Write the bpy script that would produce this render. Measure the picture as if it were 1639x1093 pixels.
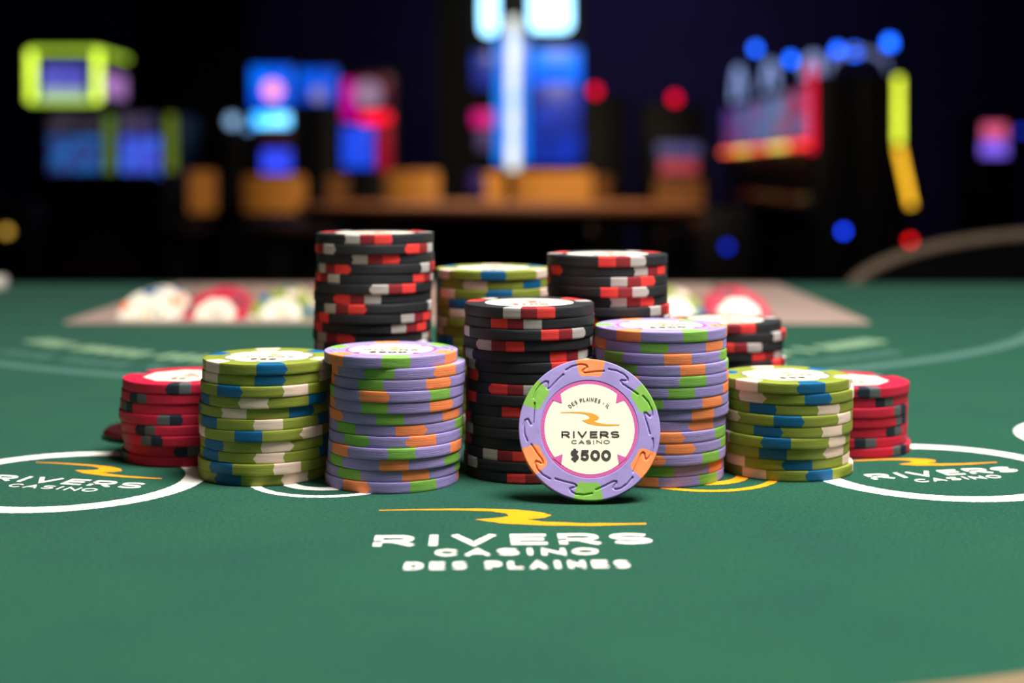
import bpy, bmesh, math, random
from mathutils import Matrix, Vector
for o in list(bpy.data.objects): bpy.data.objects.remove(o, do_unlink=True)
SC = bpy.context.scene
COL = SC.collection
PI = math.pi
# ------------------------------------------------------------------ camera
CAMZ = 0.0895            # lens height above the felt (felt = z 0)
FPX, YH = 2250.0, 278.0
FLOOR = -0.86
cam_d = bpy.data.cameras.new('camera'); cam = bpy.data.objects.new('camera', cam_d); COL.objects.link(cam)
cam.location = (0, 0, CAMZ); cam.rotation_euler = (PI/2, 0, 0)
cam_d.sensor_width = 36.0; cam_d.sensor_fit = 'HORIZONTAL'
cam_d.lens = 36.0*FPX/1639.0
cam_d.shift_y = -(546.5-YH)/1639.0
cam_d.clip_start = 0.01; cam_d.clip_end = 60
cam_d.dof.use_dof = True
cam_d.dof.focus_distance = 0.389
cam_d.dof.aperture_fstop = 7.7
cam_d.dof.aperture_blades = 0
SC.camera = cam
# ------------------------------------------------------------------ world, lights, exposure
w = bpy.data.worlds.new('world'); SC.world = w; w.use_nodes = True
w.node_tree.nodes['Background'].inputs[0].default_value = (0.25, 0.3, 0.45, 1)
w.node_tree.nodes['Background'].inputs[1].default_value = 0.004
SC.view_settings.view_transform = 'Standard'
SC.view_settings.look = 'None'
SC.view_settings.gamma = 1.0
SC.view_settings.exposure = 0.0
SC.view_settings.use_curve_mapping = False

def area(name, loc, target, size, power, color=(1, 1, 1), spread=180):
    d = bpy.data.lights.new(name, 'AREA'); d.energy = power; d.color = color
    d.shape = 'DISK'; d.size = size; d.spread = math.radians(spread)
    o = bpy.data.objects.new(name, d); COL.objects.link(o); o.location = loc
    v = Vector(target)-Vector(loc)
    o.rotation_euler = v.to_track_quat('-Z', 'Y').to_euler()
    return o
area('table_light', (0.30, 0.33, 1.00), (0.06, 0.40, 0), 0.50, 20.5, (1.0, 0.97, 0.94), 140)
area('front_light', (0.35, -0.80, 1.30), (0.0, 0.42, 0.02), 0.6, 1.7, (0.92, 0.95, 1.0))
area('chair_fill', (0.55, 6.9, 2.55), (0.35, 8.9, 0.0), 0.6, 52.0, (1.0, 0.82, 0.6), 100)  # unseen fill lamp, put ahead of the chairs to light their backs
area('added_wall_fill', (1.6, 13.5, 2.6), (1.2, 17.0, 1.2), 1.5, 95.0, (0.45, 0.38, 1.0), 170)  # added violet fill, no real fixture; lifts the back wall from black

# ------------------------------------------------------------------ helpers
def s2l(c):
    c = c/255.0
    return c/12.92 if c <= 0.04045 else ((c+0.055)/1.055)**2.4
def rgb(r, g, b): return (s2l(r), s2l(g), s2l(b), 1.0)

MATS = {}
def mat(name, col, rough=0.6, spec=0.3, metal=0.0, noise=None, bump=None, coord_scale=(1, 1, 1), coat=0.0):
    """noise = (scale, amount, detail); bump = (scale, strength, distance)"""
    if name in MATS: return MATS[name]
    m = bpy.data.materials.new(name); m.use_nodes = True; MATS[name] = m
    nt = m.node_tree; p = nt.nodes['Principled BSDF']
    p.inputs['Base Color'].default_value = col
    p.inputs['Roughness'].default_value = rough
    p.inputs['Specular IOR Level'].default_value = spec
    p.inputs['Metallic'].default_value = metal
    p.inputs['Coat Weight'].default_value = coat
    tc = nt.nodes.new('ShaderNodeTexCoord'); mp = nt.nodes.new('ShaderNodeMapping')
    mp.inputs['Scale'].default_value = coord_scale
    nt.links.new(tc.outputs['Object'], mp.inputs['Vector'])
    n = nt.nodes.new('ShaderNodeTexNoise')
    sc, am, de = noise or (30, 0.12, 3)
    n.inputs['Scale'].default_value = sc; n.inputs['Detail'].default_value = de
    nt.links.new(mp.outputs[0], n.inputs['Vector'])
    mr = nt.nodes.new('ShaderNodeMapRange')
    mr.inputs['From Min'].default_value = 0.25; mr.inputs['From Max'].default_value = 0.75
    mr.inputs['To Min'].default_value = 1-am; mr.inputs['To Max'].default_value = 1+am
    nt.links.new(n.outputs['Fac'], mr.inputs['Value'])
    mx = nt.nodes.new('ShaderNodeMix'); mx.data_type = 'RGBA'; mx.blend_type = 'MULTIPLY'
    mx.inputs['Factor'].default_value = 1.0
    mx.inputs['A'].default_value = col
    nt.links.new(mr.outputs[0], mx.inputs['B'])
    nt.links.new(mx.outputs['Result'], p.inputs['Base Color'])
    if bump:
        bs, st, di = bump
        n2 = nt.nodes.new('ShaderNodeTexNoise'); n2.inputs['Scale'].default_value = bs
        n2.inputs['Detail'].default_value = 4
        nt.links.new(mp.outputs[0], n2.inputs['Vector'])
        b = nt.nodes.new('ShaderNodeBump'); b.inputs['Strength'].default_value = st
        b.inputs['Distance'].default_value = di
        nt.links.new(n2.outputs['Fac'], b.inputs['Height'])
        nt.links.new(b.outputs[0], p.inputs['Normal'])
    return m

def emit(name, col, strength=1.0, col2=None, scale=14.0):
    """lit screen or lamp: emission, with a second picture colour mixed in by cells when given"""
    if name in MATS: return MATS[name]
    m = bpy.data.materials.new(name); m.use_nodes = True; MATS[name] = m
    nt = m.node_tree; p = nt.nodes['Principled BSDF']
    p.inputs['Base Color'].default_value = (0.01, 0.01, 0.012, 1)
    p.inputs['Roughness'].default_value = 0.3
    p.inputs['Emission Color'].default_value = col
    p.inputs['Emission Strength'].default_value = strength
    tc = nt.nodes.new('ShaderNodeTexCoord')
    v = nt.nodes.new('ShaderNodeTexNoise'); v.inputs['Scale'].default_value = scale
    v.inputs['Detail'].default_value = 1
    nt.links.new(tc.outputs['Object'], v.inputs['Vector'])
    mx = nt.nodes.new('ShaderNodeMix'); mx.data_type = 'RGBA'
    mx.inputs['A'].default_value = col
    mx.inputs['B'].default_value = col2 or tuple(c*0.85 for c in col[:3])+(1,)
    mr = nt.nodes.new('ShaderNodeMapRange')
    mr.inputs['From Min'].default_value = 0.42; mr.inputs['From Max'].default_value = 0.58
    nt.links.new(v.outputs['Fac'], mr.inputs['Value'])
    nt.links.new(mr.outputs[0], mx.inputs['Factor'])
    nt.links.new(mx.outputs['Result'], p.inputs['Emission Color'])
    return m

def obj(name, me, parent=None, loc=(0, 0, 0), rot=(0, 0, 0)):
    o = bpy.data.objects.new(name, me); COL.objects.link(o)
    o.location = loc; o.rotation_euler = rot
    if parent is not None: o.parent = parent
    return o
def tag(o, label=None, cat=None, group=None, kind=None):
    if label: o['label'] = label
    if cat: o['category'] = cat
    if group: o['group'] = group
    if kind: o['kind'] = kind
    return o
def empty(name, loc=(0, 0, 0), rz=0.0):
    o = obj(name, None, None, loc, (0, 0, rz)); o.empty_display_size = 0.02
    return o
def mesh_from(name, verts, faces, mats, fm=None, smooth_angle=None):
    me = bpy.data.meshes.new(name); me.from_pydata(verts, [], faces)
    for m in (mats if isinstance(mats, (list, tuple)) else [mats]): me.materials.append(m)
    if fm: me.polygons.foreach_set('material_index', fm)
    if smooth_angle is not None:
        me.polygons.foreach_set('use_smooth', [True]*len(me.polygons))
        me.set_sharp_from_angle(angle=math.radians(smooth_angle))
    me.update()
    return me
def bm_mesh(name, bm, mats, smooth_angle=None):
    me = bpy.data.meshes.new(name)
    bmesh.ops.recalc_face_normals(bm, faces=bm.faces)
    bm.to_mesh(me); bm.free()
    for m in (mats if isinstance(mats, (list, tuple)) else [mats]): me.materials.append(m)
    if smooth_angle is not None:
        me.polygons.foreach_set('use_smooth', [True]*len(me.polygons))
        me.set_sharp_from_angle(angle=math.radians(smooth_angle))
    me.update(); return me
def box(name, size, m, parent=None, loc=(0, 0, 0), rot=(0, 0, 0), bevel=0.0, base=False):
    """box centred on loc (base=True: loc is the middle of its underside)"""
    bm = bmesh.new(); bmesh.ops.create_cube(bm, size=1)
    bmesh.ops.scale(bm, vec=size, verts=bm.verts)
    if bevel: bmesh.ops.bevel(bm, geom=bm.edges[:], offset=bevel, segments=3, affect='EDGES', profile=0.5)
    if base: bmesh.ops.translate(bm, vec=(0, 0, size[2]/2), verts=bm.verts)
    return obj(name, bm_mesh(name, bm, m, 40), parent, loc, rot)
def lathe(name, prof, m, parent=None, loc=(0, 0, 0), rot=(0, 0, 0), n=48, ang=40):
    vs, fs = [], []
    for (r, z) in prof:
        for k in range(n):
            a = 2*PI*k/n; vs.append((r*math.cos(a), r*math.sin(a), z))
    for i in range(len(prof)-1):
        for k in range(n):
            k2 = (k+1) % n; fs.append((i*n+k, i*n+k2, (i+1)*n+k2, (i+1)*n+k))
    if prof[0][0] > 1e-6: fs.append(tuple(range(n-1, -1, -1)))
    if prof[-1][0] > 1e-6: fs.append(tuple((len(prof)-1)*n+k for k in range(n)))
    me = mesh_from(name, vs, fs, m)
    bm = bmesh.new(); bm.from_mesh(me); bmesh.ops.remove_doubles(bm, verts=bm.verts, dist=1e-7)
    bmesh.ops.recalc_face_normals(bm, faces=bm.faces); bm.to_mesh(me); bm.free()
    me.polygons.foreach_set('use_smooth', [True]*len(me.polygons)); me.set_sharp_from_angle(angle=math.radians(ang))
    return obj(name, me, parent, loc, rot)
def tube(name, pts, r, m, parent=None, n=12, closed=False, loc=(0, 0, 0)):
    pts = [Vector(p) for p in pts]; N = len(pts); vs, fs = [], []
    up0 = None
    for i, p in enumerate(pts):
        a = pts[(i-1) % N] if (closed or i > 0) else p
        b = pts[(i+1) % N] if (closed or i < N-1) else p
        t = (b-a).normalized()
        up = Vector((0, 0, 1)) if abs(t.z) < 0.95 else Vector((0, 1, 0))
        if up0 is not None:
            up = up0
        s = t.cross(up).normalized(); u = s.cross(t).normalized(); up0 = u
        for k in range(n):
            q = 2*PI*k/n; vs.append(tuple(p+r*(math.cos(q)*s+math.sin(q)*u)))
    for i in range(N if closed else N-1):
        j = (i+1) % N
        for k in range(n):
            k2 = (k+1) % n; fs.append((i*n+k, i*n+k2, j*n+k2, j*n+k))
    if not closed:
        fs.append(tuple(range(n-1, -1, -1))); fs.append(tuple((N-1)*n+k for k in range(n)))
    bm = bmesh.new(); me = mesh_from(name, vs, fs, m); bm.from_mesh(me)
    bmesh.ops.recalc_face_normals(bm, faces=bm.faces); bm.to_mesh(me); bm.free()
    me.polygons.foreach_set('use_smooth', [True]*len(me.polygons)); me.set_sharp_from_angle(angle=math.radians(50))
    return obj(name, me, parent, loc)
def prism_x(name, prof, w, m, parent=None, loc=(0, 0, 0), rot=(0, 0, 0), bevel=0.0):
    """side profile of (y, z) points stretched to width w along x"""
    bm = bmesh.new()
    a = [bm.verts.new((-w/2, y, z)) for y, z in prof]; b = [bm.verts.new((w/2, y, z)) for y, z in prof]
    n = len(prof); bm.faces.new(a); bm.faces.new(b[::-1])
    for i in range(n): bm.faces.new((a[i], b[i], b[(i+1) % n], a[(i+1) % n]))
    bmesh.ops.recalc_face_normals(bm, faces=bm.faces)
    if bevel: bmesh.ops.bevel(bm, geom=bm.edges[:], offset=bevel, segments=2, affect='EDGES', profile=0.5)
    return obj(name, bm_mesh(name, bm, m, 40), parent, loc, rot)

# ------------------------------------------------------------------ materials
FELT = mat('green_felt', rgb(23, 74, 54), 0.95, 0.05, noise=(1000, 0.42, 6), bump=(1800, 0.9, 0.0008))
def felt_extra():
    nt = FELT.node_tree; p = nt.nodes['Principled BSDF']
    src = p.inputs['Base Color'].links[0].from_socket
    tc = nt.nodes.new('ShaderNodeTexCoord'); n = nt.nodes.new('ShaderNodeTexNoise')
    n.inputs['Scale'].default_value = 22; n.inputs['Detail'].default_value = 4; n.inputs['Roughness'].default_value = 0.6
    nt.links.new(tc.outputs['Object'], n.inputs['Vector'])
    mr = nt.nodes.new('ShaderNodeMapRange'); mr.inputs['From Min'].default_value = 0.3; mr.inputs['From Max'].default_value = 0.7
    mr.inputs['To Min'].default_value = 0.0; mr.inputs['To Max'].default_value = 1.0
    nt.links.new(n.outputs['Fac'], mr.inputs['Value'])
    ramp = nt.nodes.new('ShaderNodeMix'); ramp.data_type = 'RGBA'
    ramp.inputs['A'].default_value = (0.86, 0.88, 1.05, 1); ramp.inputs['B'].default_value = (1.12, 1.08, 0.98, 1)
    nt.links.new(mr.outputs[0], ramp.inputs['Factor'])
    mx = nt.nodes.new('ShaderNodeMix'); mx.data_type = 'RGBA'; mx.blend_type = 'MULTIPLY'; mx.inputs['Factor'].default_value = 1
    nt.links.new(src, mx.inputs['A']); nt.links.new(ramp.outputs['Result'], mx.inputs['B'])
    nt.links.new(mx.outputs['Result'], p.inputs['Base Color'])
    p.inputs['Sheen Weight'].default_value = 0.10; p.inputs['Sheen Roughness'].default_value = 0.6
    p.inputs['Sheen Tint'].default_value = (0.6, 0.9, 0.8, 1)
felt_extra()
INK_W = mat('white_felt_ink', rgb(238, 232, 222), 0.9, 0.1, noise=(1200, 0.06, 3))
INK_Y = mat('yellow_felt_ink', rgb(224, 144, 22), 0.9, 0.1, noise=(1200, 0.08, 3))
INK_G = mat('grey_felt_ink', rgb(74, 108, 98), 0.9, 0.1, noise=(1200, 0.08, 3))
INK_P = mat('pale_felt_ink', rgb(146, 174, 136), 0.9, 0.1, noise=(1200, 0.08, 3))
def clay(name, r, g, b, rough=0.6, am=0.13):
    return mat(name, rgb(r, g, b), rough, 0.28, noise=(1.0, am, 5), bump=(1.5, 0.4, 0.0004), coord_scale=(130, 130, 5200))
C_PUR = clay('lavender_clay', 151, 136, 192); C_ORG = clay('orange_clay', 250, 140, 84); C_GRN = clay('lime_clay', 124, 176, 72)
C_OLV = clay('olive_clay', 132, 142, 50, 0.5); C_BLU = clay('blue_clay', 4, 92, 138, 0.5); C_CRM = clay('cream_clay', 228, 200, 180, 0.6)
C_BLK = clay('black_clay', 38, 40, 43, 0.55); C_GRY = clay('stone_grey_clay', 184, 178, 172); C_DRD = clay('dark_red_clay', 140, 36, 42); C_RED = clay('coral_red_clay', 236, 62, 56)
C_RDB = clay('crimson_clay', 190, 28, 58, 0.5); C_NVY = clay('navy_clay', 22, 36, 52); C_SLT = clay('slate_grey_clay', 84, 90, 92)
C_WHT = clay('ivory_clay', 226, 214, 196)
PAPER = mat('cream_inlay', rgb(240, 232, 208), 0.35, 0.4, noise=(300, 0.02, 2))
PINK = mat('pink_inlay', rgb(204, 92, 158), 0.4, 0.4, noise=(2500, 0.16, 2))
INKD = mat('charcoal_print', rgb(62, 60, 58), 0.5, 0.3, noise=(500, 0.05, 2))
INKO = mat('ochre_print', rgb(226, 156, 44), 0.5, 0.3, noise=(500, 0.05, 2))
INKR = mat('red_print', rgb(200, 60, 50), 0.5, 0.3, noise=(500, 0.05, 2))
GREYP = mat('grey_inlay_ring', rgb(120, 120, 96), 0.5, 0.3)

# ------------------------------------------------------------------ lettering (stroke alphabet, built as flat ribbons)
def arc(cx, cy, rx, ry, a0, a1, n=14):
    return [(cx+rx*math.cos(math.radians(a0+(a1-a0)*i/n)), cy+ry*math.sin(math.radians(a0+(a1-a0)*i/n))) for i in range(n+1)]
S_CURVE = arc(.55, .75, .45, .25, 45, 90, 6)[:-1]+arc(.45, .75, .45, .25, 90, 270, 12)[:-1]+arc(.55, .25, .45, .25, 90, -90, 12)[:-1]+arc(.45, .25, .45, .25, -90, -135, 6)
GLYPH = {
 'R': [[(0, 0), (0, 1), (.62, 1)]+arc(.62, .71, .38, .29, 90, -90, 10)[1:]+[(0, .42)], [(.5, .42), (1, 0)]],
 'I': [[(.5, 0), (.5, 1)]],
 'V': [[(0, 1), (.5, 0), (1, 1)]],
 'E': [[(1, 1), (0, 1), (0, 0), (1, 0)], [(0, .52), (.9, .52)]],
 'S': [S_CURVE],
 'C': [arc(.55, .5, .55, .5, 42, 318, 20)],
 'A': [[(0, 0), (.5, 1), (1, 0)], [(.2, .3), (.8, .3)]],
 'N': [[(0, 0), (0, 1), (1, 0), (1, 1)]],
 'O': [arc(.5, .5, .5, .5, 90, 450, 28)],
 'D': [[(0, 0), (0, 1), (.45, 1)]+arc(.45, .5, .55, .5, 90, -90, 14)[1:]+[(0, 0)]],
 'P': [[(0, 0), (0, 1), (.6, 1)]+arc(.6, .7, .4, .3, 90, -90, 10)[1:]+[(0, .4)]],
 'L': [[(0, 1), (0, 0), (1, 0)]],
 '5': [[(.9, 1), (.15, 1), (.08, .58)]+arc(.45, .33, .5, .33, 118, -140, 18)],
 '0': [arc(.5, .5, .5, .5, 90, 450, 28)],
 '2': [arc(.5, .68, .46, .32, 160, -30, 14)+[(0, 0), (1, 0)]],
 '1': [[(.15, .78), (.55, 1), (.55, 0)]],
 '$': [S_CURVE, [(.5, -.14), (.5, 1.14)]],
 '.': [[(.5, .42), (.5, .58)]],
}
def ribbon(pts, wd, jit=0.0, sub=0.0, rnd=random):
    """flat mitred strip along pts -> (verts2d, quads)"""
    closed = math.dist(pts[0], pts[-1]) < 1e-9
    P = [pts[0]]
    for a, b in zip(pts, pts[1:]):
        L = math.dist(a, b)
        k = max(1, int(L/sub)) if sub else 1
        for i in range(1, k+1): P.append((a[0]+(b[0]-a[0])*i/k, a[1]+(b[1]-a[1])*i/k))
    if closed: P = P[:-1]
    N = len(P); L_, R_ = [], []
    for i in range(N):
        a = P[i-1] if (i > 0 or closed) else None
        b = P[(i+1) % N] if (i < N-1 or closed) else None
        def nrm(p, q):
            d = math.dist(p, q) or 1e-9
            return (-(q[1]-p[1])/d, (q[0]-p[0])/d)
        if a is None: n = nrm(P[i], b); k = 1
        elif b is None: n = nrm(a, P[i]); k = 1
        else:
            n1, n2 = nrm(a, P[i]), nrm(P[i], b)
            n = (n1[0]+n2[0], n1[1]+n2[1]); l = math.hypot(*n) or 1e-9
            n = (n[0]/l, n[1]/l); k = 1/max(0.42, n[0]*n1[0]+n[1]*n1[1])
        h = wd/2*k
        j1, j2 = (rnd.uniform(-jit, jit), rnd.uniform(-jit, jit)) if jit else (0, 0)
        L_.append((P[i][0]+n[0]*(h+j1), P[i][1]+n[1]*(h+j1))); R_.append((P[i][0]-n[0]*(h+j2), P[i][1]-n[1]*(h+j2)))
    vs = L_+R_; qs = []
    for i in range(N if closed else N-1):
        j = (i+1) % N; qs.append((i, N+i, N+j, j))
    return vs, qs
class Flat:
    """collects flat 2-d shapes (metres) into one mesh"""
    def __init__(self): self.v, self.f, self.m, self.k = [], [], [], 0
    def add(self, vs, fs, z=0.0, mi=0, xf=None):
        b = len(self.v); z += (self.k % 7)*1.2e-5; self.k += 1
        for p in vs:
            if xf: p = xf(p)
            self.v.append((p[0], p[1], z))
        for f in fs: self.f.append(tuple(b+i for i in f)); self.m.append(mi)
    def poly(self, pts, z=0.0, mi=0, xf=None): self.add(pts, [tuple(range(len(pts)))], z, mi, xf)
    def mesh(self, name, mats):
        me = mesh_from(name, self.v, self.f, mats, self.m)
        bm = bmesh.new(); bm.from_mesh(me)
        for f in bm.faces:
            f.normal_update()
            if f.normal.z < 0: f.normal_flip()
        bmesh.ops.triangulate(bm, faces=[f for f in bm.faces if len(f.verts) > 4]); bm.to_mesh(me); bm.free()
        return me
def glyph(fl, ch, x0, x1, y0, h, wd, xf=None, z=0.0, jit=0.0, sub=0.0):
    w = x1-x0-wd
    if ch in 'I.1' and w < wd: w = max(w, 0)
    for st in GLYPH[ch]:
        pts = [(x0+wd/2+p[0]*w, y0+wd/2+p[1]*(h-wd)) for p in st]
        if math.dist(pts[0], pts[-1]) > 1e-9:      # butt ends reach the cap and base lines
            a, b = pts[0], pts[1]; d = math.dist(a, b); pts[0] = (a[0]-(b[0]-a[0])/d*wd/2, a[1]-(b[1]-a[1])/d*wd/2)
            a, b = pts[-1], pts[-2]; d = math.dist(a, b); pts[-1] = (a[0]-(b[0]-a[0])/d*wd/2, a[1]-(b[1]-a[1])/d*wd/2)
        vs, qs = ribbon(pts, wd, jit, sub); fl.add(vs, qs, z, 0, xf)
RIV = [('R', 0, .143), ('I', .199, .228), ('V', .28, .437), ('E', .492, .622), ('R', .665, .812), ('S', .851, 1)]
CAS = [('C', 0, .14), ('A', .185, .337), ('S', .38, .515), ('I', .562, .60), ('N', .652, .798), ('O', .837, 1)]
DPL = [('D', 0, .083), ('E', .1125, .179), ('S', .2125, .275), ('P', .358, .433), ('L', .458, .525), ('A', .554, .633), ('I', .6625, .696), ('N', .725, .804), ('E', .833, .904), ('S', .933, 1)]
def line(fl, spec, xc, y0, width, h, wd, **k):
    for ch, a, b in spec:
        x0, x1 = xc-width/2+a*width, xc-width/2+b*width
        if ch == 'I': c = (x0+x1)/2; x0, x1 = c-wd/2, c+wd/2
        glyph(fl, ch, x0, x1, y0, h, wd, **k)
SW = [(322, 437), (400, 433), (470, 434), (530, 441), (568, 456), (583, 472), (572, 485), (545, 493), (570, 505), (630, 514), (718, 516), (718, 522), (640, 526), (565, 522), (505, 510), (467, 490), (500, 484), (518, 476), (516, 462), (495, 450), (450, 443), (380, 440), (322, 441)]
def swoosh(width, height, xc, yc):
    return [(xc+(x-520)/396*width, yc-(y-479.5)/93*height) for x, y in SW]

# ------------------------------------------------------------------ casino chips
CR, CT = 0.0195, 0.00316      # radius, thickness
PITCH = 0.00318
HALF = CT/2
def chip_spec(kind, flip=False):
    """-> materials, list of (centre deg, [(width deg, material index), ...])"""
    if kind == 'purple': return [C_PUR, C_ORG, C_GRN], [(60*i, [(24, 1 if i % 2 == 0 else 2)]) for i in range(6)]
    if kind == 'olive': return [C_OLV, C_BLU, C_CRM], [(60*i, [(24, 1 if i % 2 == 0 else 2)]) for i in range(6)]
    if kind == 'black':
        st = [(15.5, 1), (14, 2), (16, 3)]
        if flip: st = st[::-1]
        off = (st[2][0]-st[0][0])/2
        return [C_BLK, C_GRY, C_DRD, C_RED], [(120*i+off, st) for i in range(3)]
    if kind == 'red':
        st = [(10.5, 1), (10.5, 2)]
        if flip: st = st[::-1]
        return [C_RDB, C_NVY, C_SLT], [(120*i, st) for i in range(3)]
    if kind == 'ivory': return [C_WHT, C_BLU, C_ORG], [(60*i, [(22, 1 if i % 2 == 0 else 2)]) for i in range(6)]
RINGS = [(0, -HALF), (.0130, -HALF), (.0146, -HALF), (.0154, -HALF), (.0175, -HALF), (.01915, -HALF), (.01940, -HALF+.0001), (CR, -HALF+.00042),
         (CR, -HALF*.45), (CR, 0), (CR, HALF*.45), (CR, HALF-.00042), (.01940, HALF-.0001), (.01915, HALF), (.0175, HALF), (.0154, HALF), (.0146, HALF),
         (.0136, HALF), (.01345, HALF-.00012), (0, HALF-.00012)]
def chip_mesh(kind, flip, seed):
    rnd = random.Random(seed*77+len(kind))
    mats, spots = chip_spec(kind, flip)
    cols = []                                        # (angle, side shift, face shrink, material of the segment after it)
    for c, st in spots:
        tot = sum(s[0] for s in st); a = c-tot/2
        sh0 = rnd.choice([-3.8, -2.6, -1.2, 0, 0, 1.6]); sh1 = rnd.choice([-3.8, -2.6, -1.2, 0, 0, 1.6])
        cols.append([a, sh0, 4.5, st[0][1]])
        for i, s in enumerate(st):
            m = s[1]
            cols.append([a+s[0]/2, 0, 0, m])
            a += s[0]
            last = i == len(st)-1
            cols.append([a, -sh1 if last else 0, -4.5 if last else 0, 0 if last else st[i+1][1]])
    cols.sort(key=lambda c: c[0] % 360)
    for c in cols: c[0] %= 360
    full = []
    for i, c in enumerate(cols):
        full.append(c); nx = cols[(i+1) % len(cols)][0]
        gap = (nx-c[0]) % 360
        k = max(1, round(gap/5.5))
        for q in range(1, k): full.append([c[0]+gap*q/k, 0, 0, c[3]])
    n = len(full); vs, fs, fm = [], [], []
    hexa = rnd.random() < .5
    for (r, z) in RINGS:
        t = abs(z)/(HALF-.00042)
        side = 0.0
        if r >= CR-1e-9: side = max(0, 1-t) if hexa else math.sqrt(max(0, 1-t*t))
        face = 1.0 if r <= .0146+1e-9 else (.22 if r <= .0154+1e-9 else 0.0)
        for a, sh, shr, m in full:
            q = math.radians(a+sh*side+shr*face)
            vs.append((r*math.cos(q), r*math.sin(q), z))
    for i in range(len(RINGS)-1):
        r0, r1 = RINGS[i][0], RINGS[i+1][0]
        spot_ok = min(r0, r1) >= .0146-1e-9
        for k in range(n):
            k2 = (k+1) % n
            if r0 == 0: f = (i*n, (i+1)*n+k2, (i+1)*n+k)
            elif r1 == 0: f = (i*n+k, i*n+k2, (i+1)*n)
            else: f = (i*n+k, i*n+k2, (i+1)*n+k2, (i+1)*n+k)
            fs.append(f); fm.append(full[k][3] if spot_ok else 0)
    me = mesh_from('chip_'+kind, vs, fs, mats, fm)
    bm = bmesh.new(); bm.from_mesh(me)
    bmesh.ops.delete(bm, geom=[v for v in bm.verts if not v.link_faces], context='VERTS')
    bmesh.ops.recalc_face_normals(bm, faces=bm.faces); bm.to_mesh(me); bm.free()
    me.polygons.foreach_set('use_smooth', [True]*len(me.polygons)); me.set_sharp_from_angle(angle=math.radians(28))
    return me
# moulded wave pattern pressed in the rim: S-shaped grooves, as polylines in (angle deg, radius mm)
def wave_lines():
    S = [(17, 17.5), (10, 18.0), (3, 18.1), (-1.5, 17.8), (-3, 17.2), (-1, 16.7), (1.5, 16.3), (2, 15.9), (-.5, 15.6), (-5, 15.7), (-11, 16.0), (-19, 16.6)]
    return [[(40*k+6+a, r) for a, r in S] for k in range(9)]
def moulded_chip_mesh(kind):
    mats, spots = chip_spec(kind)
    n = 720
    rr = [0, .0080, .0120, .01345]+[.0136+.000125*i for i in range(45)]+[.01922, .01936, .01945, CR]
    lines = []
    for L in wave_lines():
        P = [(r*math.cos(math.radians(a)), r*math.sin(math.radians(a))) for a, r in L]
        lines.append(P)
    depth = {}
    import collections
    cell = collections.defaultdict(list)
    for L in lines:
        for a, b in zip(L, L[1:]):
            for t in range(13):
                x, y = a[0]+(b[0]-a[0])*t/12, a[1]+(b[1]-a[1])*t/12
                cell[(round(x*1.5), round(y*1.5))].append((x, y))
    def groove(x, y):
        x *= 1000; y *= 1000; d = 9
        cx, cy = round(x*1.5), round(y*1.5)
        for i in (-1, 0, 1):
            for j in (-1, 0, 1):
                for p in cell.get((cx+i, cy+j), ()): d = min(d, math.hypot(p[0]-x, p[1]-y))
        return max(0.0, min(1.0, (0.34-d)/0.20))
    def face_mat(a, r):
        """rounded clay inserts at the rim"""
        for c, st in spots:
            d = abs((a-c+180) % 360-180); h = st[0][0]/2
            if d < h and r > .0146:
                s = d*PI/180*r; hs = h*PI/180*r
                if r < .0160:                      # rounded inner corners
                    q = (.0160-r)/.0014
                    if s > hs*math.sqrt(max(0, 1-.45*q*q)): return 0
                return st[0][1]
        return 0
    vs, fs, fm, idx = [], [], [], []
    rim = [(r, None) for r in rr]
    side = [(CR, HALF-.00042), (CR, HALF*.45), (CR, 0), (CR, -HALF*.45), (CR, -HALF+.00042), (.0194, -HALF+.0001), (.01915, -HALF), (.0146, -HALF), (0, -HALF)]
    prof = []
    for r in rr[:-1]:
        z = HALF-.00014 if r < .01347 else HALF
        if r > .0192: z = HALF-(r-.0192)**2/.0003**2*.00022
        prof.append((r, z))
    prof += side
    for (r, z) in prof:
        for k in range(n):
            a = 2*PI*k/n; x, y = r*math.cos(a), r*math.sin(a); zz = z
            if z > HALF-.00003 and .0138 < r < .0190: zz = z-.00036*groove(x, y)
            vs.append((x, y, zz))
    for i in range(len(prof)-1):
        r0, r1 = prof[i][0], prof[i+1][0]; rm = (r0+r1)/2
        for k in range(n):
            k2 = (k+1) % n; a = 360*(k+.5)/n
            if r0 == 0: f = (i*n, (i+1)*n+k, (i+1)*n+k2)
            elif r1 == 0: f = (i*n+k2, i*n+k, (i+1)*n)
            else: f = (i*n+k, (i+1)*n+k, (i+1)*n+k2, i*n+k2)
            fs.append(f); fm.append(face_mat(a, rm))
    me = mesh_from('chip_'+kind+'_moulded', vs, fs, mats, fm)
    bm = bmesh.new(); bm.from_mesh(me)
    bmesh.ops.delete(bm, geom=[v for v in bm.verts if not v.link_faces], context='VERTS')
    bmesh.ops.recalc_face_normals(bm, faces=bm.faces); bm.to_mesh(me); bm.free()
    me.polygons.foreach_set('use_smooth', [True]*len(me.polygons)); me.set_sharp_from_angle(angle=math.radians(40))
    return me
_cm = {}
def get_chip(kind, flip, seed):
    key = (kind, flip, seed % 6)
    if key not in _cm: _cm[key] = chip_mesh(kind, flip, seed % 6)
    return _cm[key]
MM = 0.001
def circle(r, n=64, a0=0): return [(r*math.cos(a0+2*PI*i/n), r*math.sin(a0+2*PI*i/n)) for i in range(n)]
def px2(x, y): return ((x-516)/24.36*MM, (544-y)/23.8*MM)
_inl = {}
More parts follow.
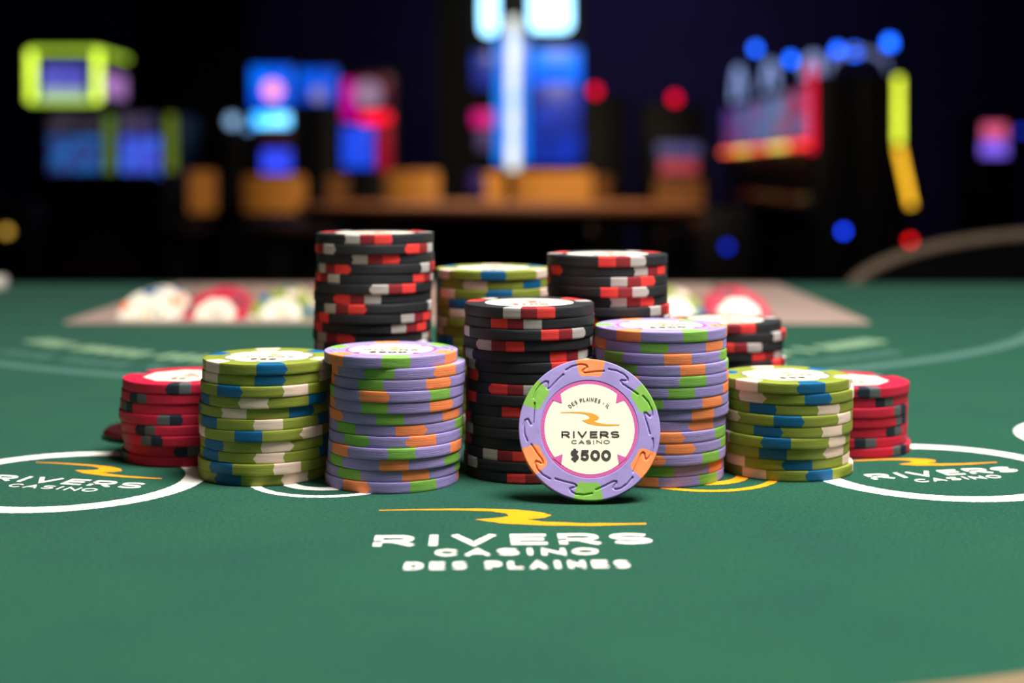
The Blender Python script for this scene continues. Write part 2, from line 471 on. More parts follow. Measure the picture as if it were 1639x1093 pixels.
def inlay_meshes(kind):
    """-> inlay disc mesh, lettering mesh, emblem mesh"""
    if kind in _inl: return _inl[kind]
    fl = Flat()
    if kind == 'purple':
        fl.poly(circle(.01335), 0, 1)
        fl.poly(circle(.0124), .00003, 0)
        for sx in (1, -1):                          # pink wedges at the four diagonals
            for sy in (1, -1):
                w_ = [(10.15*sx, 7.95*sy), (7.85*sx, 9.7*sy), (7.45*sx, 6.95*sy)]
                fl.poly([(x*MM, y*MM) for x, y in w_], .00005, 1)
        mats = [PAPER, PINK]
    elif kind == 'olive':
        fl.poly(circle(.01335), 0, 1)
        pts = []
        for i in range(96):
            a = 2*PI*i/96; r = .0114+.0016*abs(math.sin(a*4))**.6
            pts.append((r*math.cos(a), r*math.sin(a)))
        fl.poly(pts, .00003, 0); mats = [PAPER, GREYP]
    elif kind == 'red':
        fl.poly(circle(.01335), 0, 1)
        fl.poly(circle(.0132, 8, PI/8), .00003, 0); mats = [PAPER, C_RDB]
    else:
        fl.poly(circle(.01335), 0, 0); mats = [PAPER]
    disc = fl.mesh('inlay_'+kind, mats)
    tx = Flat(); val = {'purple': '$500', 'olive': '$25', 'black': '$100', 'red': '$5', 'ivory': '$1'}[kind]
    def T(fl_, spec, x0, x1, ytop, ybot, wd):
        a, b = px2(x0, ybot), px2(x1, ytop)
        line(fl_, spec, (a[0]+b[0])/2, a[1], b[0]-a[0], b[1]-a[1], wd)
    T(tx, RIV, 328, 716, 560, 604, .00042)
    T(tx, CAS, 394, 650, 618, 643, .00019)
    nums = {'$500': [('$', 0, .2), ('5', .245, .46), ('0', .49, .73), ('0', .76, 1)], '$25': [('$', 0, .28), ('2', .34, .64), ('5', .70, 1)],
            '$100': [('$', 0, .22), ('1', .25, .42), ('0', .47, .72), ('0', .75, 1)], '$5': [('$', 0, .46), ('5', .54, 1)], '$1': [('$', 0, .55), ('1', .6, 1)]}[val]
    hw = {4: 134, 3: 98, 2: 62}[len(val)]
    T(tx, nums, 522-hw, 522+hw, 682, 752, .00075)
    # the curved top line
    word = 'DES PLAINES . IL'; n = len(word); Rm = 184/24.36*MM
    wid = {'I': .35, ' ': .55, '.': .6, 'L': .85, 'N': 1.1, 'D': 1.1}
    adv = [wid.get(c, 1.0) for c in word]; tot = sum(adv); span = 88.0; a = 90+span/2
    for c, ad in zip(word, adv):
        mid = a-span*ad/tot/2; a -= span*ad/tot
        if c == ' ': continue
        q = math.radians(mid-90)
        cw = Rm*math.radians(span)*ad/tot*(.72 if c not in 'I.' else .8); h = 1.1*MM
        def xf(p, q=q):
            x, y = p[0], p[1]+Rm
            return (x*math.cos(q)-y*math.sin(q), x*math.sin(q)+y*math.cos(q))
        glyph(tx, c, -cw/2, cw/2, 0, h, .00019, xf=xf)
    lett = tx.mesh('lettering_'+kind, INKR if kind == 'black' else INKD)
    em = Flat(); em.poly([px2(x, y) for x, y in SW]); emb = em.mesh('emblem_'+kind, INKR if kind in ('black', 'red') else INKO)
    _inl[kind] = (disc, lett, emb); return _inl[kind]
def add_inlay(chip, kind, rz, z=HALF-.0001):
    d, l, e = inlay_meshes(kind)
    i = obj('inlay', d, chip, (0, 0, z), (0, 0, rz))
    obj('lettering', l, i, (0, 0, .00008)); obj('emblem', e, i, (0, 0, .00008))
    return i
ORD = ['topmost', 'second', 'third', 'fourth', 'fifth', 'sixth', 'seventh', 'eighth', 'ninth', 'tenth', 'eleventh', 'twelfth', 'thirteenth', 'fourteenth',
       'fifteenth', 'sixteenth', 'seventeenth', 'eighteenth', 'nineteenth', 'twentieth', 'twenty-first', 'twenty-second']
LOOK = {'purple': 'lavender chip with orange-and-green spots', 'olive': 'olive chip with blue-and-cream spots',
        'black': 'black chip with grey-and-red stripes', 'red': 'crimson chip with navy-and-grey spots'}
MOULD = moulded_chip_mesh('purple')
def stack(kind, D, rows, total, where, inlay_turn):
    """rows: (x mm, front angle deg, first spot under that angle), listed from the top chip down"""
    rnd = random.Random(where)
    for i in range(total):
        x, ang, code = rows[i] if i < len(rows) else (rows[-1][0]+rnd.uniform(-.4, .4), rnd.uniform(-60, 60), rnd.choice({'purple': 'OG', 'olive': 'BC'}.get(kind, 'xy')))
        flip = code in ('RG', 'SN', 'y')
        if code in ('G', 'C'): ang += 60
        me = MOULD if (kind == 'purple' and i == 0) else get_chip(kind, flip, rnd.randrange(99))
        y = D+(rnd.uniform(-.0006, .0006) if i else 0)
        z = (total-1-i)*PITCH+HALF
        c = obj('casino_chip', me, None, (x*MM, y, z), (0, 0, math.radians(-90+ang)))
        pos = 'topmost in' if i == 0 else ('bottom chip of' if i == total-1 else ORD[i]+' from top of')
        tag(c, '%s, %s the %s' % (LOOK[kind], pos, where), 'casino chip', 'chips in the '+where)
        if i == 0: add_inlay(c, kind, math.radians(90-ang+inlay_turn))
stack('purple', .412, [(-35.41, 9, 'G'), (-33.15, -11, 'G'), (-33.24, -20, 'G'), (-33.6, -16, 'O'), (-33.69, -15, 'G'), (-33.96, -1, 'G'), (-33.87, 16, 'O'), (-33.96, 28, 'O'), (-34.1, 10, 'G'), (-34.28, 4, 'O'), (-34.78, 24, 'O'), (-35.14, -28, 'O')], 12, 'left lavender stack', -4)
stack('olive', .421, [(-72.68, 11, 'B'), (-72.96, 10, 'B'), (-73.29, -25, 'B'), (-73.21, -1, 'C'), (-73.91, -18, 'C'), (-73.91, 13, 'C'), (-73.7, -5, 'B'), (-73.5, 18, 'C'), (-73.5, 13, 'C'), (-74.03, 30, 'C'), (-74.11, 38, 'C')], 11, 'front left olive stack', -6)
stack('black', .4235, [(5.19, -1, 'GR'), (5.35, -13, 'RG'), (5.02, 33, 'RG'), (4.91, -27, 'GR'), (4.63, 42, 'RG'), (5.75, 40, 'RG'), (5.75, -77, 'GR'), (5.35, -13, 'RG'), (5.47, -78, 'GR'), (5.58, -3, 'RG'), (5.47, 33, 'GR'), (5.47, 37, 'RG'), (5.47, 31, 'GR'), (5.19, -22, 'GR'), (4.91, -74, 'RG'), (5.19, 3, 'RG')], 16, 'middle front black stack', 0)
stack('purple', .419, [(44.38, -35, 'O'), (44.22, -12, 'G'), (44.22, 9, 'O'), (44.73, 21, 'O'), (44.73, 22, 'G'), (44.73, 10, 'G'), (44.73, 42, 'O'), (44.89, 31, 'O'), (44.07, 34, 'O'), (43.86, 1, 'O'), (43.86, 11, 'O'), (43.86, 44, 'G'), (43.45, -5, 'G'), (43.45, 43, 'G')], 14, 'right lavender stack', 8)
stack('olive', .427, [(83.02, 13, 'B'), (83.86, 15, 'B'), (83.67, -33, 'B'), (83.31, -10, 'B'), (83.31, -28, 'B'), (82.51, 43, 'C'), (82.44, -20, 'B'), (82.58, 2, 'B'), (83.6, -41, 'C')], 9, 'front right olive stack', 4)
stack('red', .447, [(-103.65, 7, 'NS'), (-104.07, -34, 'NS'), (-104.5, -49, 'SN'), (-104.82, 2, 'SN'), (-104.07, -24, 'NS'), (-103.58, -19, 'SN'), (-103.25, 13, 'NS'), (-104.23, -59, 'NS')], 8, 'left crimson stack', -8)
stack('red', .460, [(109.8, 7, 'NS'), (109.5, 24, 'NS'), (109.35, 47, 'SN'), (109.2, 50, 'SN'), (109.35, 37, 'NS'), (109.2, 5, 'NS'), (110.24, 42, 'SN')], 7, 'right crimson stack', 10)
stack('black', .468, [(-45.54, -2, 'GR'), (-45.73, 61, 'RG'), (-45.42, 5, 'GR'), (-45.31, -44, 'GR'), (-45.69, 68, 'RG'), (-46.12, 27, 'GR'), (-46.39, -9, 'RG'), (-46.0, -26, 'GR'), (-46.31, 56, 'GR'), (-46.39, 46, 'GR')], 22, 'tallest black stack', 0)
stack('olive', .484, [(-6.6, 1, 'B'), (-6.6, -16, 'C'), (-6.6, 8, 'B'), (-6.7, -36, 'B'), (-6.6, -35, 'C'), (-6.6, -64, 'C'), (-6.6, -70, 'C')], 18, 'half-hidden back olive stack', 0)
stack('black', .457, [(31.0, 11, 'RG'), (30.92, 44, 'GR'), (30.92, 22, 'GR'), (30.92, 13, 'RG'), (31.06, 21, 'GR'), (31.55, 60, 'GR')], 20, 'back right black stack', 0)
stack('black', .497, [(75.43, 0, 'GR'), (76.92, 63, 'GR'), (76.03, 5, 'RG'), (75.7, 41, 'RG'), (76.92, 63, 'RG')], 12, 'shortest black stack', 0)
# the chip standing on its edge, leaning back on the two stacks behind it
th = math.radians(70)
hero = obj('casino_chip', MOULD)
hz_ = CR*math.sin(th)+HALF*math.cos(th)
hero.matrix_world = Matrix.Translation((.0213, .3880, hz_)) @ Matrix.Rotation(th, 4, 'X') @ Matrix.Rotation(math.radians(88), 4, 'Z')
tag(hero, 'lavender chip standing on edge face out, leaning on the stacks', 'casino chip')
add_inlay(hero, 'purple', math.radians(-88))

# ------------------------------------------------------------------ our card table
table = empty('card_table', (-.143, .9, FLOOR))
tag(table, 'card table covered in printed green felt under the chip stacks', 'table')
TP = (.143, -.9, -FLOOR)         # child offset that brings table-local back to world
TC, TR = (-.143, .965), .75
TRAY = (-.268, .214, .838, 1.13)  # x0 x1 y0 y1 of the tray cut-out
def felt_mesh():
    bm = bmesh.new()
    out = [(TC[0]+TR*math.cos(a), TC[1]+TR*math.sin(a)) for a in [math.radians(180+180*i/96) for i in range(97)]]
    out += [(TC[0]+TR, 1.15), (TC[0]-TR, 1.15)]
    x0, x1, y0, y1 = TRAY
    hole = [(x0, y0), (x1, y0), (x1, y1), (x0, y1)]
    es = []
    for loop in (out, hole):
        v = [bm.verts.new((x, y, 0)) for x, y in loop]
        es += [bm.edges.new((v[i], v[(i+1) % len(v)])) for i in range(len(v))]
    bmesh.ops.triangle_fill(bm, edges=es, use_beauty=True)
    bmesh.ops.recalc_face_normals(bm, faces=bm.faces)
    if bm.faces[0].normal.z < 0:
        bmesh.ops.reverse_faces(bm, faces=bm.faces)
    r = bmesh.ops.extrude_face_region(bm, geom=bm.faces[:])
    bmesh.ops.translate(bm, vec=(0, 0, -.02), verts=[g for g in r['geom'] if isinstance(g, bmesh.types.BMVert)])
    return bm_mesh('felt', bm, FELT)
felt = obj('felt_top', felt_mesh(), table, TP)
RAIL = mat('tan_leather', rgb(120, 104, 76), 0.5, 0.35, bump=(400, 0.2, 0.001))
DARKW = mat('dark_wood', rgb(34, 24, 20), 0.5, 0.3, noise=(12, 0.3, 5), coord_scale=(1, 8, 1))
rp = [(TC[0]+.768*math.cos(a), TC[1]+.768*math.sin(a), -.042) for a in [math.radians(174+192*i/90) for i in range(91)]]
tube('padded_rail', rp, .046, RAIL, table, n=24, loc=TP)
def d_shape(name, r, z0, z1, m, yb):
    bm = bmesh.new(); pts = [(TC[0]+r*math.cos(a), TC[1]+r*math.sin(a)) for a in [math.radians(180+180*i/64) for i in range(65)]]
    pts += [(TC[0]+r, yb), (TC[0]-r, yb)]
    f = bm.faces.new([bm.verts.new((x, y, z0)) for x, y in pts])
    q = bmesh.ops.extrude_face_region(bm, geom=[f]); bmesh.ops.translate(bm, vec=(0, 0, z1-z0), verts=[g for g in q['geom'] if isinstance(g, bmesh.types.BMVert)])
    return obj(name, bm_mesh(name, bm, m), table, TP)
d_shape('apron', .70, -.10, -.036, DARKW, 1.12)
for sx in (-.28, .28): box('pedestal', (.2, .35, .86-.10), DARKW, table, (sx, .0, 0), bevel=.01, base=True)
# printed marks on the felt (millimetre-thin print lying on it)
ZP = .00008
random.seed(5)
def ring(name, cx, cy, r, wd, m, jit=.00022):
    fl = Flat(); n = 720
    pts = [(cx+r*math.cos(2*PI*i/n), cy+r*math.sin(2*PI*i/n)) for i in range(n+1)]; pts[-1] = pts[0]
    vs, qs = ribbon(pts, wd, jit); fl.add(vs, qs)
    o = obj(name, fl.mesh(name, m), felt, (0, 0, ZP)); return o
ring('betting_circle', -.1308, .4115, .0376, .0066, INK_W)
ring('betting_circle', .1285, .4237, .0374, .0066, INK_W)
ring('betting_circle', .2120, .4755, .0365, .0066, INK_W)
ring('side_bet_ring', -.0534, .4115, .0220, .0027, INK_W); ring('side_bet_ring', -.0534, .4115, .0126, .0040, INK_W)
ring('side_bet_ring', .0560, .4185, .0220, .0027, INK_Y); ring('side_bet_ring', .0560, .4185, .0126, .0040, INK_Y)
def logo(x, y, rot, s, town):
    c, sn = math.cos(math.radians(rot)), math.sin(math.radians(rot))
    def xf(p): return (x+s*(p[0]*c-p[1]*sn), y+s*(p[0]*sn+p[1]*c))
    fl = Flat(); k = dict(xf=xf, jit=.00012, sub=.0008)
    line(fl, RIV, 0, 0, .0677, .0098, .0020 if town else .0019, **k)
    line(fl, CAS, .0005, -.0092, .0388, .0056, .0012 if town else .0009, **k)
    if town: line(fl, DPL, .0002, -.0204, .0515, .0058, .0013, **k)
    obj('lettering', fl.mesh('felt_lettering', INK_W), felt, (0, 0, ZP))
    em = Flat(); pts = swoosh(.0690, .0195, 0, .0275); P = []
    for a, b in zip(pts, pts[1:]+pts[:1]):
        for i in range(4): P.append((a[0]+(b[0]-a[0])*i/4+random.uniform(-1, 1)*.0001, a[1]+(b[1]-a[1])*i/4+random.uniform(-1, 1)*.00015))
    em.poly(P, xf=xf); obj('emblem', em.mesh('felt_emblem', INK_Y), felt, (0, 0, ZP))
logo(.0004, .3388, 2.0, 1.0, True)
logo(.1295, .4168, 13.4, .715, False)
logo(-.1300, .4050, -14.0, .715, False)
# the insurance line and two rows of far, out-of-focus words along it (only their blocks can be seen)
IC, IR = (-.0296, .9593), .3648
fl = Flat()
vs, qs = ribbon([(IC[0]+IR*math.cos(math.radians(a)), IC[1]+IR*math.sin(math.radians(a))) for a in range(195, 346)], .010); fl.add(vs, qs)
obj('insurance_line', fl.mesh('insurance_line', INK_G), felt, (0, 0, ZP))
def blocks(r, a0, a1, h, m, seed):
    rnd = random.Random(seed); fl = Flat(); a = a0
    while a < a1:
        wa = rnd.uniform(.9, 1.5)
        vs, qs = ribbon([(IC[0]+r*math.cos(math.radians(a+wa*t)), IC[1]+r*math.sin(math.radians(a+wa*t))) for t in (0, .5, 1)], h); fl.add(vs, qs)
        a += wa+(.7 if rnd.random() < .8 else 2.2)
    obj('printed_wording', fl.mesh('printed_wording', m), felt, (0, 0, ZP))
blocks(.304, 222, 318, .016, INK_P, 3); blocks(.338, 228, 312, .011, INK_G, 4)

# ------------------------------------------------------------------ side-bet sensor beside the left crimson stack
sens = empty('bet_sensor', (-.1222, .4815, 0)); tag(sens, 'round dark red bet sensor with lit centre behind the left crimson stack', 'sensor')
lathe('bezel', [(.0172, 0), (.0172, .0018), (.0160, .0030), (.0128, .0030), (.0118, .0014), (0, .0014)], mat('maroon_plastic', rgb(52, 9, 14), .35, .4), sens)
lathe('lens', [(.0085, .0013), (.0085, .0021), (.006, .0026), (0, .0027)], emit('red_lens', rgb(190, 0, 20), .55), sens)

# ------------------------------------------------------------------ chip tray let into the felt
tray = empty('chip_tray', ((TRAY[0]+TRAY[1])/2, TRAY[2], 0)); tag(tray, 'taupe metal chip tray let into the far side of the felt', 'tray')
TAUPE = mat('taupe_metal', rgb(176, 150, 136), .45, .4, metal=.0, noise=(40, .06, 3))
TX = [-.224+.0405*k for k in range(10)]
def tray_mesh():
    x0, x1, y0, y1 = TRAY; x0 += .0005; x1 -= .0005; R = .0201; zt = .0012
    top = [(x0, zt)]
    for xc in TX:
        for i in range(13):
            a = PI-PI*i/12*1.0; top.append((xc+R*math.cos(a), zt*0-R*math.sin(a) if 0 < i < 12 else zt))
    top.append((x1, zt))
    prof = top+[(x1, -.03), (x0, -.03)]
    ya, yb = y0+.016, y1-.012
    bm = bmesh.new(); a = [bm.verts.new((x, ya, z)) for x, z in prof]; b = [bm.verts.new((x, yb, z)) for x, z in prof]
    n = len(prof)
    for i in range(n): bm.faces.new((a[i], a[(i+1) % n], b[(i+1) % n], b[i]))
    e = [bm.edges.get((a[i], a[(i+1) % n])) for i in range(n)]; bmesh.ops.triangle_fill(bm, edges=e)
    e = [bm.edges.get((b[i], b[(i+1) % n])) for i in range(n)]; bmesh.ops.triangle_fill(bm, edges=e)
    return bm_mesh('tray_channels', bm, TAUPE, 30)
ox, oy = -tray.location.x, -tray.location.y
obj('channels', tray_mesh(), tray, (ox, oy, 0))
wtr = TRAY[1]-TRAY[0]-.001; mid = 0
box('front_rim', (wtr, .016, .0312), TAUPE, tray, (0, .0083, -.03), bevel=.0005, base=True)
box('back_rim', (wtr, .0115, .0312), TAUPE, tray, (0, TRAY[3]-TRAY[2]-.006, -.03), bevel=.0005, base=True)
for k, kind, nm in ((0, 'ivory', 'pale ivory'), (1, 'red', 'crimson'), (2, 'olive', 'olive'), (8, 'olive', 'olive'), (9, 'red', 'crimson')):
    row = {0: 'leftmost row of the tray', 1: 'crimson row at left of the tray', 2: 'olive row at left of the tray', 8: 'olive row at right of the tray', 9: 'rightmost row of the tray'}[k]
    for i in range(7):
        c = obj('casino_chip', get_chip(kind, False, k+i), None)
        c.matrix_world = Matrix.Translation((TX[k], TRAY[2]+.0310+i*.0044, .0012)) @ Matrix.Rotation(math.radians(50), 4, 'X') @ Matrix.Rotation(random.uniform(0, 6.28), 4, 'Z')
        p = 'frontmost in' if i == 0 else ORD[i]+' from front in'
        tag(c, '%s chip on edge, %s %s' % (nm, p, row), 'casino chip', 'chips in the '+row)
        if i == 0: add_inlay(c, kind, 0)
# dealer puck at the far left
puck = lathe('dealer_button', [(.020, 0), (.0215, .002), (.0215, .009), (.020, .011), (0, .011)], mat('white_plastic', rgb(205, 196, 184), .4), None, (-.408, 1.075, .0002))
tag(puck, 'small white puck lying on the felt at the far left edge', 'button')

# ------------------------------------------------------------------ room
WALL = mat('dark_purple_wall', rgb(34, 30, 52), .8, .2, noise=(3, .2, 3))
DARK = mat('dark_ceiling', rgb(24, 20, 34), .9, .1)
CARP = mat('dark_carpet', rgb(34, 22, 26), .95, .1, noise=(9, .5, 5), bump=(200, .3, .01))
X0, X1, Y0, Y1, ZC = -8.0, 8.0, -2.5, 17.0, 2.75
def struct(o): o['kind'] = 'structure'; return o
struct(box('floor', (X1-X0+.4, Y1-Y0+.4, .1), CARP, None, ((X0+X1)/2, (Y0+Y1)/2, FLOOR-.05)))
struct(box('ceiling', (X1-X0+.4, Y1-Y0+.4, .1), DARK, None, ((X0+X1)/2, (Y0+Y1)/2, ZC+.05)))
hh = ZC-FLOOR
struct(box('wall_back', (X1-X0, .1, hh), WALL, None, (0, Y1+.05, FLOOR+hh/2)))
struct(box('wall_front', (X1-X0, .1, hh), WALL, None, (0, Y0-.05, FLOOR+hh/2)))
struct(box('wall_left', (.1, Y1-Y0, hh), WALL, None, (X0-.05, (Y0+Y1)/2, FLOOR+hh/2)))
struct(box('wall_right', (.1, Y1-Y0, hh), WALL, None, (X1+.05, (Y0+Y1)/2, FLOOR+hh/2)))
BLACKM = mat('black_paint', rgb(8, 8, 10), .7, .15)
def wx(px, D): return (px-819.5)*D/FPX
def hz(py, D): return CAMZ-(py-YH)*D/FPX
def hf(py, D): return hz(py, D)-FLOOR
struct(box('column_1', (.93, .6, hh), BLACKM, None, (wx(303, 13), 13.3, FLOOR+hh/2)))
struct(box('column_2', (.28, .4, hh), BLACKM, None, (wx(728, 11), 11.2, FLOOR+hh/2)))

# ------------------------------------------------------------------ slot machines
CAB = mat('black_cabinet', rgb(6, 6, 9), .5, .15)
CHR = mat('dark_chrome', rgb(60, 60, 66), .3, .5, metal=.8)
def slot(label, D, pxl, pxr, ytop, depth=.5, rz=0.0, X=None, width=None, deck=True):
    """dark cabinet standing on the floor; local front looks along -y; returns its root and a panel maker in photo pixels at that distance"""
    Wd = width or (pxr-pxl)*D/FPX
    xc = wx((pxl+pxr)/2, D) if X is None else X
    r = empty('slot_machine', (xc, D, FLOOR), rz); tag(r, label, 'slot machine')
    H = hf(ytop, D)
    prof = [(0, 0), (0, .62), (-.16, .68), (-.16, .72), (0, .78), (0, H), (depth, H), (depth, 0)]
    if not deck: prof = [(0, 0), (0, H), (depth, H), (depth, 0)]
    prism_x('cabinet', prof, Wd, CAB, r, bevel=.008)
    if deck:
        box('button_deck', (Wd*.8, .11, .012), CHR, r, (0, -.08, .765), (math.radians(20), 0, 0), bevel=.003)
    def panel(name, a, b, y0, y1, m, th=.02, off=0.0, bevel=.004):
        z0, z1 = hf(y1, D), hf(y0, D); xa, xb = wx(a, D)-xc, wx(b, D)-xc
        return box(name, (xb-xa, th, z1-z0), m, r, ((xa+xb)/2, -th/2-off, (z0+z1)/2), bevel=bevel)
    def lamp(name, px, py, rad, m, off=0.0):
        return lathe(name, [(rad*math.sin(PI*i/10), -rad*math.cos(PI*i/10)) for i in range(11)], m, r, (wx(px, D)-xc, -rad-off, hf(py, D)), n=20)
    return r, panel, lamp
LIME = emit('lime_tube', rgb(196, 226, 62), 3.0)
LIMT = emit('soft_lime_tube', rgb(176, 214, 60), 1.5)
LIMD = emit('dim_lime_tube', rgb(120, 140, 40), .7)
# left pair under a lime-framed sign
r, P, Lp = slot('slot machine under the lime sign with dim blue screen, left of pair', 10, 66, 164, 181, .75)
P('top_glass', 78, 160, 184, 212, emit('dim_glass', rgb(74, 66, 78), .8, rgb(40, 34, 48)))
P('main_screen', 80, 160, 218, 276, emit('dusk_blue_screen', rgb(26, 96, 170), 1.1, rgb(50, 44, 100)))
r, P, Lp = slot('slot machine right of the lime sign with brighter blue screen, lime trim', 10, 166, 286, 181, .75)
P('trim_light', 168, 184, 184, 276, emit('green_trim', rgb(96, 124, 50), .9))
P('top_glass', 194, 250, 184, 212, emit('dim_violet_glass', rgb(84, 74, 96), .9, rgb(54, 46, 86)))
P('main_screen', 194, 256, 218, 296, emit('violet_blue_screen', rgb(50, 100, 220), 1.2, rgb(64, 60, 180)))
P('trim_light', 266, 282, 184, 274, LIMD)
# the sign itself
D = 10; sg = empty('overhead_sign', (wx(106, D), D-.02, hf(181, D)+FLOOR)); tag(sg, 'box sign with glowing lime tube frame and violet screen at far left', 'sign')
sw, sh, sd = (168-62)*D/FPX, (181-84)*D/FPX, .74
box('sign_body', (sw, sd, sh), CAB, sg, (0, sd/2, 0.01), bevel=.01, base=True)
box('sign_screen', (sw*.66, .02, sh*.40), emit('violet_screen', rgb(96, 96, 206), 1.0, rgb(78, 76, 180)), sg, (-.01, -.005, sh*.60))
box('sign_screen', (sw*.66, .02, sh*.18), emit('pale_screen', rgb(170, 196, 190), 1.0), sg, (-.01, -.005, sh*.31))
box('sign_screen', (.02, sd*.8, sh*.4), emit('lilac_screen', rgb(170, 120, 190), 1.0), sg, (sw/2+.004, sd*.5, sh*.5))
q = .022
for a, b in (((-sw/2, sh*.17), (-sw/2, sh)), ((sw/2, sh*.17), (sw/2, sh)), ((-sw/2, sh*.17), (sw/2, sh*.17)), ((-sw/2, sh), (sw/2, sh))):
    tube('neon_tube', [(a[0], -.02, a[1]+.01), (b[0], -.02, b[1]+.01)], q*(1.2 if a[0] == b[0] else .8), LIME if a[0] == b[0] else LIMT, sg)
tube('neon_tube', [(sw/2, 0, sh+.01), (sw/2, sd, sh+.01)], q*.8, LIMT, sg)
# centre-left group
D = 11
BLUE = emit('cobalt_screen', rgb(0, 112, 255), 1.15, rgb(0, 84, 240), 6)
r, P, Lp = slot('slot machine with cobalt topper, pink spot and cyan bar', D, 394, 474, 98)
P('topper', 402, 468, 106, 172, BLUE); P('cyan_bar', 406, 464, 182, 202, emit('cyan_lamp', rgb(30, 160, 255), 3.2, rgb(120, 210, 255)))
P('belly_glass', 420, 468, 206, 228, emit('maroon_glass', rgb(60, 22, 34), .8)); P('main_screen', 420, 466, 240, 276, emit('royal_screen', rgb(54, 76, 255), 1.2))
Lp('pink_spot', 440, 146, .075, emit('pink_lamp', rgb(255, 150, 190), 1.6), .02)
Lp('side_lamp', 398, 205, .03, emit('pale_blue_lamp', rgb(120, 170, 230), 1.2))
r, P, Lp = slot('dark slot machine with small blue topper beside the cobalt one', D, 478, 540, 100)
P('topper', 478, 540, 110, 164, emit('cobalt_screen_dim', rgb(0, 96, 240), 1.0, rgb(0, 70, 210), 6)); Lp('spot_lamp', 512, 152, .06, emit('grey_lamp', rgb(150, 140, 190), .9), .02)
r, P, Lp = slot('slot machine with magenta arch, red bar and blue panel', D, 542, 634, 112)
P('arch_light', 548, 570, 128, 192, emit('magenta_light', rgb(200, 0, 150), 1.1)); P('top_glass', 572, 628, 122, 168, emit('wine_glass', rgb(90, 0, 40), .9))
Lp('round_lamp', 592, 152, .11, emit('pearl_lamp', rgb(160, 130, 160), .9), .02)
P('red_bar', 578, 626, 180, 198, emit('red_bar', rgb(255, 0, 44), 1.8)); P('main_screen', 548, 598, 202, 268, emit('blue_panel', rgb(10, 76, 240), 1.1, rgb(40, 70, 220)))
P('trim_light', 604, 626, 204, 272, emit('crimson_trim', rgb(170, 0, 40), .9))
r, P, Lp = slot('dark slot machine with a pale lamp left of the cobalt topper', D, 345, 390, 180)
Lp('lamp', 374, 194, .05, emit('ice_lamp', rgb(140, 180, 220), 1.6))
# centre tower
D = 11
tw = empty('sign_tower', (wx(843, D), D, FLOOR)); tag(tw, 'tall blue sign tower with white light strip and bright round lamps on top', 'sign')
cx = wx(843, D); HT = hz(-70, D)-FLOOR
box('tower_body', ((934-752)*D/FPX, .5, HT), CAB, tw, (0, .28, 0), bevel=.01, base=True)
def tp(name, a, b, y0, y1, m, th=.03):
    z0, z1 = hf(y1, D), hf(y0, D); xa, xb = wx(a, D)-cx, wx(b, D)-cx
    return box(name, (xb-xa, th, z1-z0), m, tw, ((xa+xb)/2, .03-th/2, (z0+z1)/2), bevel=.005)
tp('light_strip', 812, 830, 28, 272, emit('white_strip', rgb(240, 240, 215), 1.5, rgb(200, 220, 240), 5), .05)
tp('glow_panel', 792, 846, 60, 262, emit('azure_panel', rgb(0, 120, 240), 1.3), .032)
tp('screen', 852, 930, 78, 134, emit('azure_screen', rgb(0, 126, 255), 1.4, rgb(0, 96, 255), 4))
tp('screen', 852, 930, 134, 262, emit('navy_screen', rgb(6, 50, 180), 1.1, rgb(14, 36, 130), 8))
tp('screen', 756, 790, 84, 140, emit('deep_blue_screen', rgb(0, 62, 180), .8, rgb(40, 40, 140), 8))
tp('screen', 756, 790, 178, 202, emit('magenta_screen', rgb(226, 0, 130), 1.1)); tp('screen', 764, 786, 208, 240, emit('mauve_screen', rgb(96, 76, 120), .8))
tp('screen', 750, 776, 276, 310, emit('violet_glow', rgb(60, 34, 100), .8))
WHL = emit('white_blue_lamp', rgb(150, 215, 255), 5.0)
for a, b, y0, y1 in ((770, 796, -20, 56), (848, 914, -20, 50)):
    z0, z1 = hf(y1, D), hf(y0, D); wd_ = (b-a)*D/FPX
    box('round_lamp', (wd_, .12, z1-z0), WHL, tw, (wx((a+b)/2, D)-cx, -.03, (z0+z1)/2), bevel=min(wd_, .12)*.45)
# dark machines with red lamps
D = 12.3
for px, py, nm in ((952, 146, 'just right of the blue tower'), (1079, 158, 'midway between tower and right bank')):
    r, P, Lp = slot('dark slot machine topped by a red lamp, '+nm, D, px-52, px+52, py+8)
    Lp('red_lamp', px, py, .045, emit('ruby_lamp', rgb(200, 0, 34), 3.6))
D = 11.2
r, P, Lp = slot('low dark slot machine with pale violet and red-pink screen', D, 1042, 1136, 224, .4)
P('top_screen', 1052, 1120, 230, 250, emit('pale_violet_screen', rgb(90, 84, 140), .8)); P('main_screen', 1056, 1116, 256, 278, emit('salmon_screen', rgb(190, 70, 80), .9))
